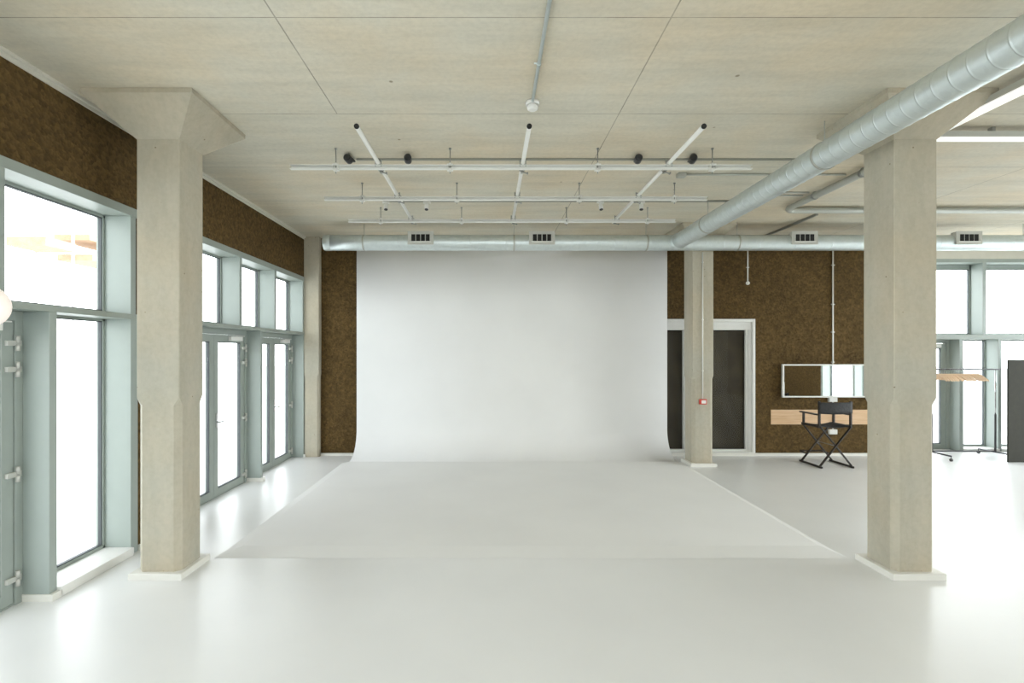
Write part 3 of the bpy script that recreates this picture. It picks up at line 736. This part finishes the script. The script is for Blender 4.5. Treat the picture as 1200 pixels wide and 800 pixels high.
def hanger():
    root = empty('clothes_hanger')
    bm = bmesh.new()
    pts = [(0, .015*0+.022*math.sin(a)*1.0, .0-.018+.022*math.cos(a)+.0) for a in [(-PI*.75)+PI*1.25*k/10 for k in range(11)]]
    pts = [(0, -p[1], p[2]+.01) for p in pts]
    pts = list(reversed(pts)) if abs(pts[0][1]) < abs(pts[-1][1]) else pts
    end = min(pts, key=lambda p: p[2]); 
    if pts[-1] != end: pts.reverse()
    pts += [(0, 0, -.05), (0, 0, -.085)]
    tube(bm, pts, .0022, 6); fin('hook', bm, M_chrome, root)
    bm = bmesh.new(); rings = []
    N = 14
    for k in range(N+1):
        t = -1+2*k/N; y = .215*t; z = -.085-.10*abs(t)**1.35; hh = .017*(1-.35*abs(t)); ww = .0065+.003*abs(t)
        rings.append([(-ww, y, z-hh), (ww, y, z-hh), (ww, y, z+hh*.6), (-ww, y, z+hh*.6)])
    ring_loft(bm, rings)
    box(bm, -.004, .004, -.175, .175, -.178, -.168)
    fin('wooden_body', bm, M_hangwood, root)
    return root
hg = hanger(); nh = 18
for i in range(nh):
    o = hg if i == 0 else copy_tree(hg)
    o.location = (7.66+.70*i/(nh-1)+random.uniform(-.002, .002), ry, rz); o.rotation_euler = (0, 0, random.uniform(-.05, .05)-.10)
    if i == nh-1: lab = 'pale wooden clothes hanger at the right end of the bunch'
    elif i == 0: lab = 'pale wooden clothes hanger at the left end of the bunch'
    else: lab = 'pale wooden clothes hanger inside the bunch on the rail'
    props(o, lab, 'hanger', 'wooden hangers on the clothes rail')

# black freestanding board (V flat)
vf = empty('polyboard', (8.435, 8.19, 0), label='tall black freestanding board at the right photo edge', cat='board')
mk('front_panel', M_board, vf, [(0, 1.2, 0, .025, .002, 1.67)], bevel=.002)
mk('core_edge', M_board, vf, [(-.002, .0, .004, .021, .004, 1.665)])
bm = bmesh.new(); obox(bm, (1.2+.3, .3, .836), (.42, .0125, .834), Matrix.Rotation(PI/4, 3, 'Z')); fin('rear_panel', bm, M_board, vf)

# globe lamp at the left edge
gl = empty('globe_lamp', (-2.22, 2.2, 0), label='round pinkish white globe lamp at the left photo edge', cat='lamp')
bm = bmesh.new(); sphere(bm, (0, 0, 2.0), .097, 32, 20); fin('globe', bm, M_globe, gl)
bm = bmesh.new(); tube(bm, [(0, 0, .02), (0, 0, 1.905)], .012, 12); tube(bm, [(0, 0, 1.88), (0, 0, 1.915)], .03, 16); fin('pole', bm, M_white, gl)
bm = bmesh.new(); tube(bm, [(0, 0, 0), (0, 0, .018), (0, 0, .024)], .13, 32, True, [.13, .13, .11]); fin('base', bm, M_white, gl)

# ------------------------------------------------------------------ outside
mk('outside_ground', M_ground, boxes=[(-60, 60, -60, 70, -.6, -.15)], label='pale paving outside the windows', cat='ground', kind=ST)
sc = empty('scaffold', (-11, 0, 0), label='scaffold with orange boards seen through large upper left window', cat='scaffold')
for y in (5, 7.4, 9.8, 12.2, 14.6):
    for x in (0, .9): mk('upright', M_scaf, sc, tubes=[([(x, y, -.15), (x, y, 6.6)], .03, 8)])
for q in ((11.45, 12.3, 4.22, 4.42), (12.7, 14.2, 4.62, 4.76), (12.8, 14.3, 4.12, 4.28)):
    mk('deck', M_orange, sc, [(.0, .9)+q])
for z in (5.3, 6.2):
    mk('guard_rail', M_scaf, sc, tubes=[([(0.95, 5, z), (.95, 14.6, z)], .025, 8)])

# ------------------------------------------------------------------ light
w = bpy.data.worlds.new('sky'); bpy.context.scene.world = w; w.use_nodes = True
n = w.node_tree.nodes; l = w.node_tree.links; bg = n['Background']
tc = n.new('ShaderNodeTexCoord'); sp = n.new('ShaderNodeSeparateXYZ'); l.new(tc.outputs['Generated'], sp.inputs[0])
r = n.new('ShaderNodeValToRGB'); e = r.color_ramp.elements
e[0].position = .45; e[0].color = (.76, .80, .80, 1); e[1].position = .75; e[1].color = (.90, .96, 1, 1)
mr = n.new('ShaderNodeMapRange'); mr.inputs['From Min'].default_value = -1; l.new(sp.outputs['Z'], mr.inputs['Value']); l.new(mr.outputs['Result'], r.inputs['Fac'])
l.new(r.outputs['Color'], bg.inputs['Color']); 
dt = n.new('ShaderNodeVectorMath'); dt.operation = 'DOT_PRODUCT'; l.new(tc.outputs['Generated'], dt.inputs[0]); dt.inputs[1].default_value = (.85, .5, .15)
mg = n.new('ShaderNodeMapRange'); mg.inputs['From Min'].default_value = -.3; mg.inputs['From Max'].default_value = .95; mg.inputs['To Min'].default_value = 4.6; mg.inputs['To Max'].default_value = 10.5
l.new(dt.outputs['Value'], mg.inputs['Value'])
el = n.new('ShaderNodeMapRange'); el.inputs['From Min'].default_value = .05; el.inputs['From Max'].default_value = .8; el.inputs['To Min'].default_value = 1.2; el.inputs['To Max'].default_value = .5
l.new(sp.outputs['Z'], el.inputs['Value'])
mu = n.new('ShaderNodeMath'); mu.operation = 'MULTIPLY'; l.new(mg.outputs['Result'], mu.inputs[0]); l.new(el.outputs['Result'], mu.inputs[1]); l.new(mu.outputs[0], bg.inputs['Strength'])
def portal(loc, rot, sx, sy):
    d = bpy.data.lights.new('window_portal', 'AREA'); d.shape = 'RECTANGLE'; d.size = sx; d.size_y = sy
    d.cycles.is_portal = True
    o = bpy.data.objects.new('window_portal', d); C.objects.link(o); o.location = loc; o.rotation_euler = rot
portal((XL-.45, (YR+YB)/2, 1.55), (0, -PI/2, 0), 3.2, YB-YR)     # emits +X
portal((XR+.45, 5.5, 1.7), (0, PI/2, 0), 3.3, 7.4)
portal(((XE+XR)/2, YW+.45, 1.75), (-PI/2, 0, 0), XR-XE, 3.5)
portal((1.9, YR-.45, 2.46), (PI/2, 0, 0), 9.8, 2.4)

# ------------------------------------------------------------------ camera
cd = bpy.data.cameras.new('camera'); cam = bpy.data.objects.new('camera', cd); C.objects.link(cam)
cam.location = (0, 0, CAM); cam.rotation_euler = (PI/2, 0, 0)
cd.sensor_width = 36; cd.lens = 36*590/1200; cd.shift_x = 26/1200; cd.shift_y = 12/1200
cd.clip_start = .05; cd.clip_end = 300
s = bpy.context.scene; s.camera = cam
s.view_settings.view_transform = 'Standard'; s.view_settings.look = 'None'; s.view_settings.gamma = 1
s.view_settings.use_curve_mapping = False; s.view_settings.exposure = 0.2
s.cycles.use_denoising = True
s.cycles.max_bounces = 12; s.cycles.diffuse_bounces = 7; s.cycles.glossy_bounces = 4; s.cycles.transparent_max_bounces = 16
s.cycles.sample_clamp_indirect = 10
